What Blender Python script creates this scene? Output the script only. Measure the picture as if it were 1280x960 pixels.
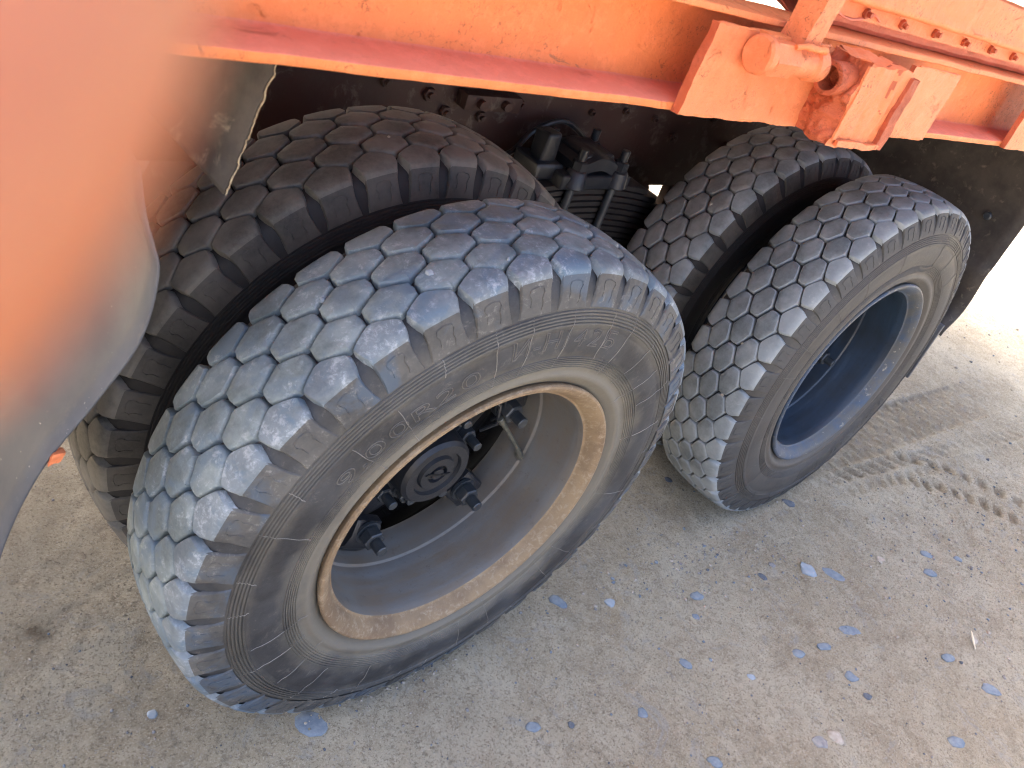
import bpy, bmesh, math, random
import numpy as np
from mathutils import Vector, Matrix, noise
random.seed(7); RNG = np.random.default_rng(11)
R_ = math.radians
for o in list(bpy.data.objects): bpy.data.objects.remove(o)
S = bpy.context.scene; COL = S.collection

# ------------------------------------------------------------------ camera
cam = bpy.data.cameras.new('camera'); camo = bpy.data.objects.new('camera', cam); COL.objects.link(camo)
cam.sensor_width = 36; cam.lens = 36*1057.2/1280; cam.clip_start = .004; cam.clip_end = 900
rx = Vector((.76351668, -.57061527, .3023913)); rd = Vector((-.1528316, -.61460942, -.77388485)); rf = Vector((.62744305, .54465904, -.55647259))
M = Matrix((rx, -rd, -rf)).transposed().to_4x4(); M.translation = Vector((-.80787, -.78227, 1.4933))
camo.matrix_world = M; S.camera = camo
cam.dof.use_dof = True; cam.dof.focus_distance = 1.55; cam.dof.aperture_fstop = 8.6
# ------------------------------------------------------------------ sky, sun, exposure
SUN_EL = 52; SUN_DIR = Vector((-.31, .95, 0)).normalized()          # horizontal direction towards the sun
w = bpy.data.worlds.new('World'); S.world = w; w.use_nodes = True
nt = w.node_tree; bg = nt.nodes['Background']; sky = nt.nodes.new('ShaderNodeTexSky'); sky.sky_type = 'NISHITA'
sky.sun_disc = False; sky.sun_elevation = R_(SUN_EL); sky.sun_rotation = math.atan2(SUN_DIR.x, SUN_DIR.y); sky.dust_density = 9; sky.air_density = .62; sky.ozone_density = 1.2
nt.links.new(sky.outputs[0], bg.inputs[0]); bg.inputs[1].default_value = .15
sl = bpy.data.lights.new('sun', 'SUN'); sl.energy = 2.0; sl.angle = R_(.6); sl.color = (1, .95, .86)
so = bpy.data.objects.new('sun', sl); COL.objects.link(so)
sd = Vector((SUN_DIR.x*math.cos(R_(SUN_EL)), SUN_DIR.y*math.cos(R_(SUN_EL)), math.sin(R_(SUN_EL))))
so.rotation_euler = sd.to_track_quat('Z', 'Y').to_euler(); so.location = (0, 6, 8)
S.view_settings.view_transform = 'Standard'; S.view_settings.look = 'None'; S.view_settings.exposure = 3.0; S.view_settings.gamma = 1
S.render.engine = 'CYCLES'; S.cycles.max_bounces = 8; S.cycles.diffuse_bounces = 5
S.cycles.filter_width = 1.1
S.render.resolution_x = 1024; S.render.resolution_y = 768

# ------------------------------------------------------------------ helpers
def link(name, me, mat=None, parent=None):
    o = bpy.data.objects.new(name, me); COL.objects.link(o)
    if parent: o.parent = parent
    if mat: me.materials.append(mat)
    return o
def empty(name, parent=None, loc=(0, 0, 0)):
    o = bpy.data.objects.new(name, None); COL.objects.link(o); o.location = loc; o.empty_display_size = .1
    if parent: o.parent = parent
    return o
def tag(o, label=None, cat=None, group=None, kind=None):
    for k, v in (('label', label), ('category', cat), ('group', group), ('kind', kind)):
        if v: o[k] = v
    return o
def fin(bm, name, mat, parent=None, smooth=True, ang=35):
    bmesh.ops.recalc_face_normals(bm, faces=bm.faces)
    me = bpy.data.meshes.new(name); bm.to_mesh(me); bm.free()
    if smooth:
        me.shade_smooth()
        me.set_sharp_from_angle(angle=R_(ang))
    return link(name, me, mat, parent)
def box(bm, lo, hi, bev=.002, seg=2, slope=0, rot=None, piv=None):
    r = bmesh.ops.create_cube(bm, size=1); vs = r['verts']
    for v in vs:
        v.co = Vector([lo[i] + (v.co[i]+.5)*(hi[i]-lo[i]) for i in range(3)])
    es = list({e for v in vs for e in v.link_edges})
    if bev: 
        g = bmesh.ops.bevel(bm, geom=es, offset=bev, segments=seg, affect='EDGES', profile=.6); vs = list({v for f in g['faces'] for v in f.verts} | {v for v in vs if v.is_valid})
    if rot is not None:
        p = Vector(piv) if piv else (Vector(lo)+Vector(hi))/2
        for v in vs: v.co = rot @ (v.co-p) + p
    if slope:
        for v in vs: v.co.z += slope*v.co.x
    return vs
def cyl(bm, a, b, r, n=16, r2=None, cap=True, bev=0):
    a = Vector(a); b = Vector(b); d = b-a
    q = d.to_track_quat('Z', 'Y'); r2 = r if r2 is None else r2
    prof = [(0, r-bev), (bev, r), (d.length-bev, r2), (d.length, r2-bev)] if bev else [(0, r), (d.length, r2)]
    rings = [[bm.verts.new(a + q @ Vector((rr*math.cos(2*math.pi*i/n), rr*math.sin(2*math.pi*i/n), z))) for i in range(n)] for z, rr in prof]
    for A, B in zip(rings, rings[1:]):
        for i in range(n): bm.faces.new((A[i], A[(i+1) % n], B[(i+1) % n], B[i]))
    if cap: bm.faces.new(rings[0][::-1]); bm.faces.new(rings[-1])
    return [v for r_ in rings for v in r_]
def tube(bm, pts, r, n=10):
    pts = [Vector(p) for p in pts]; prev = None; rings = []
    for i, p in enumerate(pts):
        d = (pts[min(i+1, len(pts)-1)] - pts[max(i-1, 0)]).normalized(); q = d.to_track_quat('Z', 'Y')
        rr = r[i] if isinstance(r, (list, tuple)) else r
        rings.append([bm.verts.new(p + q @ Vector((rr*math.cos(2*math.pi*k/n), rr*math.sin(2*math.pi*k/n), 0))) for k in range(n)])
    for A, B in zip(rings, rings[1:]):
        off = min(range(n), key=lambda s: sum((A[k].co-B[(k+s) % n].co).length for k in range(n)))
        for k in range(n): bm.faces.new((A[k], A[(k+1) % n], B[(k+1+off) % n], B[(k+off) % n]))
    bm.faces.new(rings[0][::-1]); bm.faces.new(rings[-1])
def lathe(bm, prof, n=128, close=False, ph=0):
    """profile of (y, r) turned about the local Y axis"""
    rings = []
    for y, r in prof:
        rings.append([bm.verts.new((r*math.cos(2*math.pi*i/n+ph), y, r*math.sin(2*math.pi*i/n+ph))) for i in range(n)])
    pr = list(zip(rings, rings[1:])) + ([(rings[-1], rings[0])] if close else [])
    for A, B in pr:
        for i in range(n): bm.faces.new((A[i], A[(i+1) % n], B[(i+1) % n], B[i]))
    return rings
def jitter(bm, amp, scale, sel=None, seed=0):
    for v in (sel or bm.verts):
        p = v.co*scale + Vector((seed, 0, 0))
        v.co += amp*noise.noise_vector(p) + amp*.5*noise.noise_vector(p*2.3)
def subdiv_box(lo, hi, step):
    """closed box with a grid on every face (for hammered, torch-cut plates)"""
    bm = bmesh.new(); n = [max(1, int(round((hi[i]-lo[i])/step))) for i in range(3)]
    vm = {}
    def V(i, j, k):
        if (i, j, k) not in vm: vm[i, j, k] = bm.verts.new((lo[0]+(hi[0]-lo[0])*i/n[0], lo[1]+(hi[1]-lo[1])*j/n[1], lo[2]+(hi[2]-lo[2])*k/n[2]))
        return vm[i, j, k]
    for ax in range(3):
        u, v_ = [a for a in range(3) if a != ax]
        for s in (0, n[ax]):
            for a in range(n[u]):
                for b in range(n[v_]):
                    q = []
                    for da, db in ((0, 0), (1, 0), (1, 1), (0, 1)):
                        idx = [0, 0, 0]; idx[ax] = s; idx[u] = a+da; idx[v_] = b+db; q.append(V(*idx))
                    bm.faces.new(q)
    return bm

def catmull(P, n=10):
    P = [Vector(p) for p in P]; o = []
    Q = [P[0]*2-P[1]]+P+[P[-1]*2-P[-2]]
    for i in range(1, len(Q)-2):
        for k in range(n):
            t_ = k/n; a, b, c_, d = Q[i-1:i+3]
            o.append(.5*((2*b)+(c_-a)*t_+(2*a-5*b+4*c_-d)*t_*t_+(3*b-a-3*c_+d)*t_**3))
    return o+[P[-1]]
catmull_ = catmull
# ------------------------------------------------------------------ materials
class NT:
    def __init__(s, name):
        s.m = bpy.data.materials.new(name); s.m.use_nodes = True; s.t = s.m.node_tree; s.b = s.t.nodes['Principled BSDF']
        s.geo = s.t.nodes.new('ShaderNodeNewGeometry').outputs['Position']
    def n(s, typ, **k):
        x = s.t.nodes.new(typ)
        for a, v in k.items(): setattr(x, a, v)
        return x
    def lk(s, a, b): s.t.links.new(a, b)
    def noise(s, scale, det=6, rough=.6, vec=None, dist=0, stretch=None):
        x = s.n('ShaderNodeTexNoise'); x.inputs['Scale'].default_value = scale; x.inputs['Detail'].default_value = det; x.inputs['Roughness'].default_value = rough; x.inputs['Distortion'].default_value = dist
        v = vec or s.geo
        if stretch:
            mp = s.n('ShaderNodeMapping'); mp.inputs['Scale'].default_value = stretch; s.lk(v, mp.inputs[0]); v = mp.outputs[0]
        s.lk(v, x.inputs['Vector']); return x.outputs['Fac']
    def ramp(s, fac, a, b, lo=(0, 0, 0, 1), hi=(1, 1, 1, 1)):
        x = s.n('ShaderNodeValToRGB'); x.color_ramp.elements[0].position = a; x.color_ramp.elements[1].position = b
        x.color_ramp.elements[0].color = lo; x.color_ramp.elements[1].color = hi; s.lk(fac, x.inputs[0]); return x.outputs[0]
    def mix(s, fac, a, b, blend='MIX'):
        x = s.n('ShaderNodeMix', data_type='RGBA', blend_type=blend)
        if isinstance(fac, (int, float)): x.inputs[0].default_value = fac
        else: s.lk(fac, x.inputs[0])
        for i, c in ((6, a), (7, b)):
            if isinstance(c, (tuple, list)): x.inputs[i].default_value = (*c[:3], 1)
            else: s.lk(c, x.inputs[i])
        return x.outputs[2]
    def mul(s, a, b, op='MULTIPLY'):
        x = s.n('ShaderNodeMath', operation=op)
        for i, c in enumerate((a, b)):
            if isinstance(c, (int, float)): x.inputs[i].default_value = c
            else: s.lk(c, x.inputs[i])
        return x.outputs[0]
    def bump(s, h, strength=.3, dist=.002, prev=None):
        x = s.n('ShaderNodeBump'); x.inputs['Strength'].default_value = strength; x.inputs['Distance'].default_value = dist
        s.lk(h, x.inputs['Height'])
        if prev: s.lk(prev, x.inputs['Normal'])
        return x.outputs[0]
    def done(s, col, rough=.6, nrm=None, metal=0, spec=.5, coat=0):
        def put(k, v):
            if isinstance(v, (int, float)): s.b.inputs[k].default_value = v
            elif isinstance(v, tuple): s.b.inputs[k].default_value = (*v, 1)
            else: s.lk(v, s.b.inputs[k])
        put('Base Color', col); put('Roughness', rough); put('Metallic', metal); put('Specular IOR Level', spec); put('Coat Weight', coat)
        if nrm: s.lk(nrm, s.b.inputs['Normal'])
        return s.m

def rubber(name, base, dust, dlo, dhi, scuff=None, slo=.6, shi=.75, blue=None, rough=.62, radial=None, spec=.45):
    t = NT(name)
    d = t.ramp(t.noise(9, 8, .65), dlo, dhi)
    c = t.mix(d, base, dust)
    fine = t.ramp(t.noise(140, 5, .7), .35, .7)
    c = t.mix(t.mul(fine, .35), c, dust)
    if blue: c = t.mix(t.mul(t.ramp(t.noise(13, 6, .6, dist=.5), .5, .62), .75), c, blue)
    if scuff:
        s1 = t.mul(t.ramp(t.noise(75, 9, .8, dist=.3), slo-.02, shi-.02), t.ramp(t.noise(18, 4, .6), .42, .58)); c = t.mix(t.mul(s1, .75), c, scuff)
    if radial:      # dust settled on a ring of the side wall: by the tyre's own radius
        oc = t.n('ShaderNodeTexCoord').outputs['Object']; sx = t.n('ShaderNodeSeparateXYZ'); t.lk(oc, sx.inputs[0])
        r2 = t.mul(t.mul(t.mul(sx.outputs[0], sx.outputs[0]), t.mul(sx.outputs[2], sx.outputs[2]), 'ADD'), .5, 'POWER')
        w_ = t.mul(t.mul(t.noise(10, 6, .6), .10), -.05, 'ADD'); rr = t.mul(r2, w_, 'ADD')
        k = t.ramp(rr, radial[0], radial[1], (1, 1, 1, 1), (0, 0, 0, 1))
        c = t.mix(t.mul(k, radial[3]), c, radial[2])
        k2 = t.ramp(rr, .395, .415); k2b = t.ramp(rr, .43, .455, (1, 1, 1, 1), (0, 0, 0, 1))
        c = t.mix(t.mul(t.mul(k2, k2b), radial[3]*.35), c, radial[2])
    b = t.bump(t.noise(60, 8, .7), .35, .002); b = t.bump(t.noise(420, 3, .6), .25, .0006, b)
    r = t.mul(t.mul(d, .2), rough, 'ADD')
    return t.done(c, r, b, spec=spec)
M_TREAD_F = rubber('tread_front', (.11, .136, .142), (.245, .288, .292), .42, .60, (.42, .455, .465), .54, .66, (.13, .18, .225))
M_SHO_F = rubber('tread_front_shoulder', (.10, .122, .14), (.20, .235, .255), .40, .60, (.42, .455, .48), .52, .64, (.09, .15, .215))
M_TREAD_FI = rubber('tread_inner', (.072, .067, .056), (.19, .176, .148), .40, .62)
M_TREAD_R = rubber('tread_rear', (.14, .157, .162), (.285, .31, .315), .42, .6, (.30, .31, .32), .62, .8)
M_SHO_R = rubber('tread_rear_shoulder', (.17, .195, .205), (.31, .34, .35), .32, .62, (.44, .45, .45), .55, .75)
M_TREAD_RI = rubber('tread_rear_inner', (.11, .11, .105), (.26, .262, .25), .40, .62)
M_SIDE_F = rubber('tread_side_front', (.04, .042, .045), (.11, .107, .098), .40, .62, (.26, .25, .23), .56, .68, (.06, .09, .13))
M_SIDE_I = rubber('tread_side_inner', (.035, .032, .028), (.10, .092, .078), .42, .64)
M_SIDE_R = rubber('tread_side_rear', (.035, .036, .038), (.08, .08, .078), .35, .7)
M_WALL_F = rubber('sidewall_front', (.017, .019, .023), (.050, .053, .058), .42, .62, (.13, .126, .115), .56, .68, radial=(.32, .365, (.175, .162, .13), .8), rough=.55)
M_WALL_R = rubber('sidewall_rear', (.03, .03, .031), (.07, .067, .062), .40, .62, (.15, .14, .12), .58, .7, radial=(.31, .36, (.11, .10, .086), .6), rough=.55)
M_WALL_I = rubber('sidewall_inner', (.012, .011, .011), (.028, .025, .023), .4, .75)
M_EDGE_R = rubber('worn_edge', (.20, .225, .24), (.34, .37, .385), .35, .65)  # lighter bevels: wear, with an edge highlight put into the colour
M_LET = rubber('lettering', (.06, .06, .06), (.13, .124, .112), .38, .6)
M_FILL = rubber('lettering_face', (.022, .023, .026), (.055, .056, .057), .4, .75)
M_FLASH = rubber('mould_line', (.11, .108, .10), (.26, .25, .23), .35, .6)

def metal(name, a, b, lo=.4, hi=.65, scale=14, rough=.5, met=.0, c3=None, l3=.55, h3=.7, s3=30, bumpk=.3, streak=None):
    t = NT(name); c = t.mix(t.ramp(t.noise(scale, 8, .68, stretch=streak), lo, hi), a, b)
    if c3: c = t.mix(t.ramp(t.noise(s3, 8, .7, dist=.4), l3, h3), c, c3)
    b_ = t.bump(t.noise(55, 8, .7), bumpk, .003); b_ = t.bump(t.noise(300, 4, .6), .2, .0008, b_)
    return t.done(c, t.mul(t.mul(t.noise(20), .25), rough-.1, 'ADD'), b_, metal=met)
M_RIM_F = metal('rim_rust', (.25, .18, .105), (.17, .115, .068), .42, .60, 7, .68, 0, (.33, .27, .19), .50, .72, 80, .4)
def rim_inside(name, a, b, c3, c4, rough):
    t = NT(name); oc = t.n('ShaderNodeTexCoord').outputs['Object']; sx = t.n('ShaderNodeSeparateXYZ'); t.lk(oc, sx.inputs[0])
    cb = t.n('ShaderNodeCombineXYZ'); t.lk(t.mul(sx.outputs[0], 4.), cb.inputs[0]); t.lk(t.mul(sx.outputs[1], 38.), cb.inputs[1]); t.lk(t.mul(sx.outputs[2], 4.), cb.inputs[2])
    ring = t.noise(1, 7, .6, vec=cb.outputs[0], dist=.2)
    c = t.mix(t.ramp(t.noise(7, 8, .7), .38, .66), a, b); c = t.mix(t.mul(t.ramp(ring, .34, .74), .7), c, c3); c = t.mix(t.mul(t.ramp(t.noise(3.5, 6, .6), .42, .62), .45), c, c4)
    c = t.mix(t.mul(t.ramp(t.noise(60, 8, .75), .58, .7), .6), c, c4)
    b_ = t.bump(ring, .15, .003); b_ = t.bump(t.noise(90, 8, .75), .4, .0015, b_)
    return t.done(c, t.mul(t.mul(ring, .3), rough, 'ADD'), b_)
M_RIM_IN = rim_inside('rim_inside', (.155, .145, .125), (.20, .15, .10), (.155, .185, .21), (.085, .07, .055), .35)
M_RIM_R = rim_inside('rim_blue', (.026, .040, .062), (.034, .040, .048), (.038, .072, .12), (.018, .021, .026), .22)
M_RIM_RE = metal('rim_edge_rear', (.085, .088, .088), (.045, .075, .125), .45, .6, 8, .5, 0, (.30, .28, .23), .60, .68, 60, .4)
M_BLACK = metal('black_steel', (.018, .021, .027), (.035, .037, .041), .4, .7, 18, .38, .2, (.10, .085, .07), .64, .8, 40, .3)
M_NUT = metal('nut_steel', (.045, .055, .065), (.08, .085, .09), .4, .7, 30, .36, .35, (.12, .085, .055), .6, .75, 60, .3)
M_RUST = metal('rust_dark', (.09, .035, .016), (.045, .025, .018), .4, .65, 20, .8, 0, (.22, .10, .05), .6, .72, 50, .8)
M_UNDER = metal('under_frame', (.040, .0125, .0085), (.045, .022, .016), .4, .6, 10, .6, 0, (.10, .078, .06), .56, .66, 18, .4)
M_SPRING = metal('spring_steel', (.018, .015, .014), (.034, .028, .025), .4, .7, 16, .55, .1, (.08, .06, .045), .66, .8, 30, .4)
M_VALVE = metal('valve_metal', (.20, .20, .17), (.11, .12, .11), .4, .6, 40, .35, .6)

def paint(name, base, dark, k=.35, pock=.5, rough=.5, lump=.4):
    t = NT(name)
    c = t.mix(t.mul(t.ramp(t.noise(6, 8, .68, dist=.5), .44, .6), k), base, dark)
    lt = tuple(min(1, x*1.12+.03) for x in base)
    c = t.mix(t.mul(t.ramp(t.noise(38, 9, .76), .5, .6), .45), c, lt)
    m = t.ramp(t.noise(7, 6, .7), .45, .6)
    f = t.mul(t.ramp(t.noise(150, 8, .82, dist=1), .55, .61), m); c = t.mix(t.mul(f, min(1, pock*1.8)), c, (.17, .035, .014))
    f2 = t.ramp(t.noise(16, 9, .76, dist=1), .60, .66); c = t.mix(t.mul(f2, pock), c, (.50, .10, .025))
    f3 = t.ramp(t.noise(9, 9, .8, dist=2), .655, .675); c = t.mix(t.mul(f3, pock), c, (.16, .09, .06))
    b = t.bump(t.noise(22, 9, .74), lump*1.3, .008); b = t.bump(t.noise(120, 8, .8), .8, .0025, b); b = t.bump(f2, .7, .003, b)
    return t.done(c, t.mul(t.mul(t.noise(30), .25), rough-.1, 'ADD'), b, coat=.04, spec=.4)
M_OR = paint('orange_paint', (.80, .235, .075), (.70, .17, .05))
M_OR2 = paint('orange_paint_flange', (.74, .215, .13), (.68, .17, .095), .4, .25)
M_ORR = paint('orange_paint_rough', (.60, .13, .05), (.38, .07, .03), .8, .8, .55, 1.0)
M_ORP = paint('orange_paint_plate', (.80, .235, .09), (.72, .18, .06), .35, .6, .45, .6)

def plastic():
    t = NT('mudguard_plastic'); c = t.mix(t.ramp(t.noise(6, 7, .6), .4, .7), (.07, .075, .086), (.115, .12, .13))
    c = t.mix(t.mul(t.ramp(t.noise(240, 2, .5), .74, .78), .8), c, (.45, .44, .40))
    c = t.mix(t.mul(t.ramp(t.noise(16, 8, .7), .62, .8), .6), c, (.20, .18, .15))
    return t.done(c, t.mul(t.mul(t.noise(8), .3), .38, 'ADD'), t.bump(t.noise(7, 5, .5), .4, .01), spec=.5)
M_PLAS = plastic()
M_RUBFLAP = metal('rubber_flap', (.030, .025, .022), (.062, .052, .043), .4, .62, 9, .7, 0, (.14, .12, .09), .58, .7, 30, .3)
M_TORN = metal('torn_edge', (.34, .29, .20), (.22, .17, .11), .4, .6, 60, .8)

def dirt():
    t = NT('dirt')
    c = t.mix(t.ramp(t.noise(1.6, 8, .6), .42, .6), (0.484, 0.413, 0.288), (0.580, 0.521, 0.389))
    c = t.mix(t.mul(t.ramp(t.noise(5.5, 9, .7, dist=.6), .47, .62), .6), c, (0.372, 0.304, 0.210))
    c = t.mix(t.mul(t.ramp(t.noise(19, 9, .76, dist=.3), .5, .62), .6), c, (0.657, 0.600, 0.460))
    c = t.mix(t.mul(t.ramp(t.noise(48, 9, .8), .52, .6), .6), c, (0.285, 0.234, 0.167))
    c = t.mix(t.mul(t.ramp(t.noise(170, 6, .8), .53, .6), .75), c, (0.190, 0.156, 0.113))
    c = t.mix(t.mul(t.ramp(t.noise(260, 4, .8), .55, .62), .7), c, (0.734, 0.686, 0.553))
    c = t.mix(t.mul(t.ramp(t.noise(9, 9, .74, dist=1.4), .56, .63), .4), c, (0.407, 0.417, 0.410))
    vo = t.n('ShaderNodeTexVoronoi'); vo.inputs['Scale'].default_value = 90; t.lk(t.geo, vo.inputs['Vector'])
    sp = t.mul(t.ramp(vo.outputs['Distance'], .14, .24, (1, 1, 1, 1), (0, 0, 0, 1)), t.ramp(t.noise(14, 6, .7), .46, .6)); c = t.mix(t.mul(sp, .7), c, (0.519, 0.495, 0.435))
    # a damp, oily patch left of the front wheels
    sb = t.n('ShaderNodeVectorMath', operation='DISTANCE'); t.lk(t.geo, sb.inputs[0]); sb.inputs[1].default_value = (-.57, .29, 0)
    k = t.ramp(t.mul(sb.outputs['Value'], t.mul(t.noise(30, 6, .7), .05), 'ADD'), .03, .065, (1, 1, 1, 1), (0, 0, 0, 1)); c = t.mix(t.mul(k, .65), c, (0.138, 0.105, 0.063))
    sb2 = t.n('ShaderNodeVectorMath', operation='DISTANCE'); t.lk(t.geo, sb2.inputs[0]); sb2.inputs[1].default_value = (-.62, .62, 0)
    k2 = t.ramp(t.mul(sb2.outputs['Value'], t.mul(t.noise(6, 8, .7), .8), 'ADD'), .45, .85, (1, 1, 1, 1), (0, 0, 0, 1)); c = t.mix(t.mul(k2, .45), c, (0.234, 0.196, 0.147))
    an = t.n('ShaderNodeAttribute'); an.attribute_name = 'print_depth'; c = t.mix(t.mul(an.outputs['Fac'], .55), c, (.25, .20, .14))  # packed soil in the prints, with recess shade put into its colour
    b = t.bump(t.noise(26, 12, .78), 1, .02); b = t.bump(t.noise(130, 9, .82), 1, .006, b); b = t.bump(sp, .6, .004, b)
    return t.done(c, .93, b, spec=.2)
M_DIRT = dirt()
def spot(name, a, b, alpha_scale=None):
    t = NT(name); c = t.mix(t.ramp(t.noise(60, 6, .7), .4, .65), a, b)
    return t.done(c, .85, t.bump(t.noise(160, 6, .7), .5, .002), spec=.25)
M_ST_BLUE = spot('stone_blue', (.15, .185, .225), (.23, .262, .285))
M_ST_PALE = spot('stone_pale', (.26, .31, .355), (.32, .35, .38))
M_ST_GREY = spot('stone_grey', (.19, .19, .19), (.30, .285, .265))
M_ST_TAN = spot('stone_tan', (.42, .38, .32), (.30, .26, .21))
M_ST_DARK = spot('stone_dark', (.08, .095, .12), (.16, .17, .18))
M_STRAW = spot('straw', (.8, .74, .58), (.7, .62, .45))

# ------------------------------------------------------------------ ground: one sheet, fine near the wheels
def vnoise(x, y, s, seed):
    x = x*s + seed*17.13; y = y*s + seed*9.71
    xi = np.floor(x).astype(int); yi = np.floor(y).astype(int); fx = x-xi; fy = y-yi
    fx = fx*fx*(3-2*fx); fy = fy*fy*(3-2*fy)
    def h(a, b):
        n = (a*374761393 + b*668265263 + seed*144665) & 0xffffffff; n = ((n ^ (n >> 13))*1274126177) & 0xffffffff
        return ((n ^ (n >> 16)) & 0xffff)/65535.0*2-1
    return (h(xi, yi)*(1-fx)+h(xi+1, yi)*fx)*(1-fy) + (h(xi, yi+1)*(1-fx)+h(xi+1, yi+1)*fx)*fy
PRT = {}
def height(x, y, keep=False):
    x = np.asarray(x, float); y = np.asarray(y, float)
    h = .006*vnoise(x, y, 1.7, 1) + .0035*vnoise(x, y, 5, 2) + .0018*vnoise(x, y, 14, 3) + .0015*vnoise(x, y, 34, 4) + .0013*vnoise(x, y, 62, 5)*(.6+.4*vnoise(x, y, 4, 15)) + .0022*np.maximum(0, vnoise(x, y, 26, 16)-.45)
    rough = np.exp(-(((x-2.15)/.55)**2 + ((y+.33)/.22)**2)); h += rough*(.006*vnoise(x, y, 16, 6) + .004*vnoise(x, y, 38, 7) + .003*vnoise(x, y, 60, 12))
    r2 = np.exp(-(((x-.9)/.5)**2 + ((y+.12)/.16)**2)); h += r2*(.003*vnoise(x, y, 30, 8)+.002*vnoise(x, y, 60, 13))
    # hexagon tread prints left behind the rear wheel and a row of lug prints beside them
    def hexprint(u, v, p=.079, c=.042):
        k = np.round(v/c); vv = v-k*c; uu = np.mod(u+(k % 2)*p/2, p)-p/2
        m = np.maximum(np.abs(uu)/(p*.5), (np.abs(uu)/(p*.5))*.5+np.abs(vv)/(c*.72)*.62)
        return 1-np.clip((m-.72)/.16, 0, 1)
    h0 = h.copy()
    wt = np.clip((x-1.35)/.2, 0, 1)*np.clip((3.4-x)/.9, 0, 1)*(.75+.25*vnoise(x, y, 3, 9))
    cy = .09 - .03*(x-1.4)
    inb = np.clip((.105-np.abs(y-cy))/.012, 0, 1); h -= wt*inb*(.011*hexprint(x+.01*vnoise(x, y, 9, 10), y-cy))
    def lug(u, v, p, w): return np.clip((w-np.abs(v))/.008, 0, 1)*(1-np.clip((np.abs(np.mod(u, p)-p/2)/(p*.5)-.35)/.3, 0, 1))
    c2 = -.045-.11*(x-1.75); w2 = np.clip((x-1.62)/.2, 0, 1)*np.clip((3.3-x)/.5, 0, 1)
    br = .55+.45*vnoise(x, y, 5, 18); h -= w2*br*.017*lug(x+.6*y+.006*vnoise(x, y, 12, 19), y-c2+.008*vnoise(x, y, 9, 20), .062, .030); h -= w2*br*.010*lug(x-.5*y+.02, y-c2+.068, .062, .022)
    ang = np.arctan2(y+.75, x-1.75); rad = np.hypot(x-1.75, y+.75)
    w3 = np.clip((ang+.1)/.3, 0, 1)*np.clip((1.25-ang)/.3, 0, 1)
    h -= w3*.014*(lug(ang*.66, rad-.66, .055, .03)+lug(ang*.66+.02, rad-.80, .055, .026))
    # faint hexagon prints in front of the wheels
    w4 = np.clip((x-.3)/.1, 0, 1)*np.clip((.95-x)/.15, 0, 1)*np.clip((.09-np.abs(y+.2))/.02, 0, 1)*np.clip(vnoise(x, y, 6, 11)+.3, 0, 1)
    h -= w4*.004*hexprint(x+.3*y, y+.2)
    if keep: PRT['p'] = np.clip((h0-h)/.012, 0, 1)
    for cx, cyy in ((0, 0), (1.33, .068), (0, .306), (1.33, .374)):         # packed flat where the tyres stand
        k = np.exp(-(((x-cx)/.16)**2+((y-cyy)/.16)**2)**2); h = h*(1-k)+.0035*k
    far = np.clip((np.hypot(x, y)-8)/20, 0, 1); h = h*(1-far)
    return h
def gax(lo, hi, step, out):
    a = list(np.arange(lo, hi, step)); s = step; p = a[-1]; r = []
    while p < out: s *= 1.22; p += s; r.append(p)
    s = step; p = lo; l = []
    while p > -out: s *= 1.22; p -= s; l.append(p)
    return np.array(l[::-1]+a+r)
gx = gax(-.95, 3.4, .0085, 320); gy = gax(-1.0, 1.0, .008, 320)
X, Y = np.meshgrid(gx, gy, indexing='ij'); Z = height(X, Y, True)
nx, ny = X.shape; co = np.stack([X, Y, Z], -1).reshape(-1, 3)
ii = (np.arange(nx-1)[:, None]*ny + np.arange(ny-1)[None]).ravel()
fa = np.stack([ii, ii+ny, ii+ny+1, ii+1], 1)
me = bpy.data.meshes.new('ground'); me.vertices.add(len(co)); me.vertices.foreach_set('co', co.ravel()); me.loops.add(fa.size); me.loops.foreach_set('vertex_index', fa.ravel())
me.polygons.add(len(fa)); me.polygons.foreach_set('loop_start', np.arange(0, fa.size, 4)); me.update(calc_edges=True); me.shade_smooth()
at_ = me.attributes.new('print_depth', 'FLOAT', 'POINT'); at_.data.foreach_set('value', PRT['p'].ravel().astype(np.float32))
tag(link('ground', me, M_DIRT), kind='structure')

# ------------------------------------------------------------------ the truck
TR = tag(empty('truck'), 'orange truck standing on its twin rear wheels on packed dirt', 'truck')
SL = -.021

# ---- side beam (a channel lying on its side)
def prism_x(bm, poly, x0, x1, seg=1, slope=SL):
    n = seg; rings = []
    for i in range(n+1):
        x = x0+(x1-x0)*i/n
        rings.append([bm.verts.new((x, y, z+slope*x)) for y, z in poly])
    for A, B in zip(rings, rings[1:]):
        for k in range(len(poly)): bm.faces.new((A[k], A[(k+1) % len(poly)], B[(k+1) % len(poly)], B[k]))
    bm.faces.new(rings[0][::-1]); bm.faces.new(rings[-1])
yw = -.064
chan = [(-.126, 1.2392), (-.1248, 1.2378), (-.052, 1.2378), (-.052, 1.3642), (-.1248, 1.3642), (-.1262, 1.363), (-.1264, 1.3568), (-.1248, 1.3556), (yw-.006, 1.3535), (yw-.0015, 1.352), (yw, 1.3475),
        (yw, 1.2575), (yw-.0015, 1.253), (yw-.006, 1.2508), (-.1248, 1.2482), (-.1262, 1.2472)]
bm = bmesh.new(); prism_x(bm, chan, -2.6, 3.6, 420); jitter(bm, .0010, 9); jitter(bm, .0005, 45)
beam = fin(bm, 'side_beam', M_OR, TR, ang=50)
me = beam.data; me.materials.append(M_OR2)
for p in me.polygons:
    zc = p.center.z - SL*p.center.x
    if 1.247 < zc < 1.2545 and p.normal.z > .3: p.material_index = 1
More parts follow.
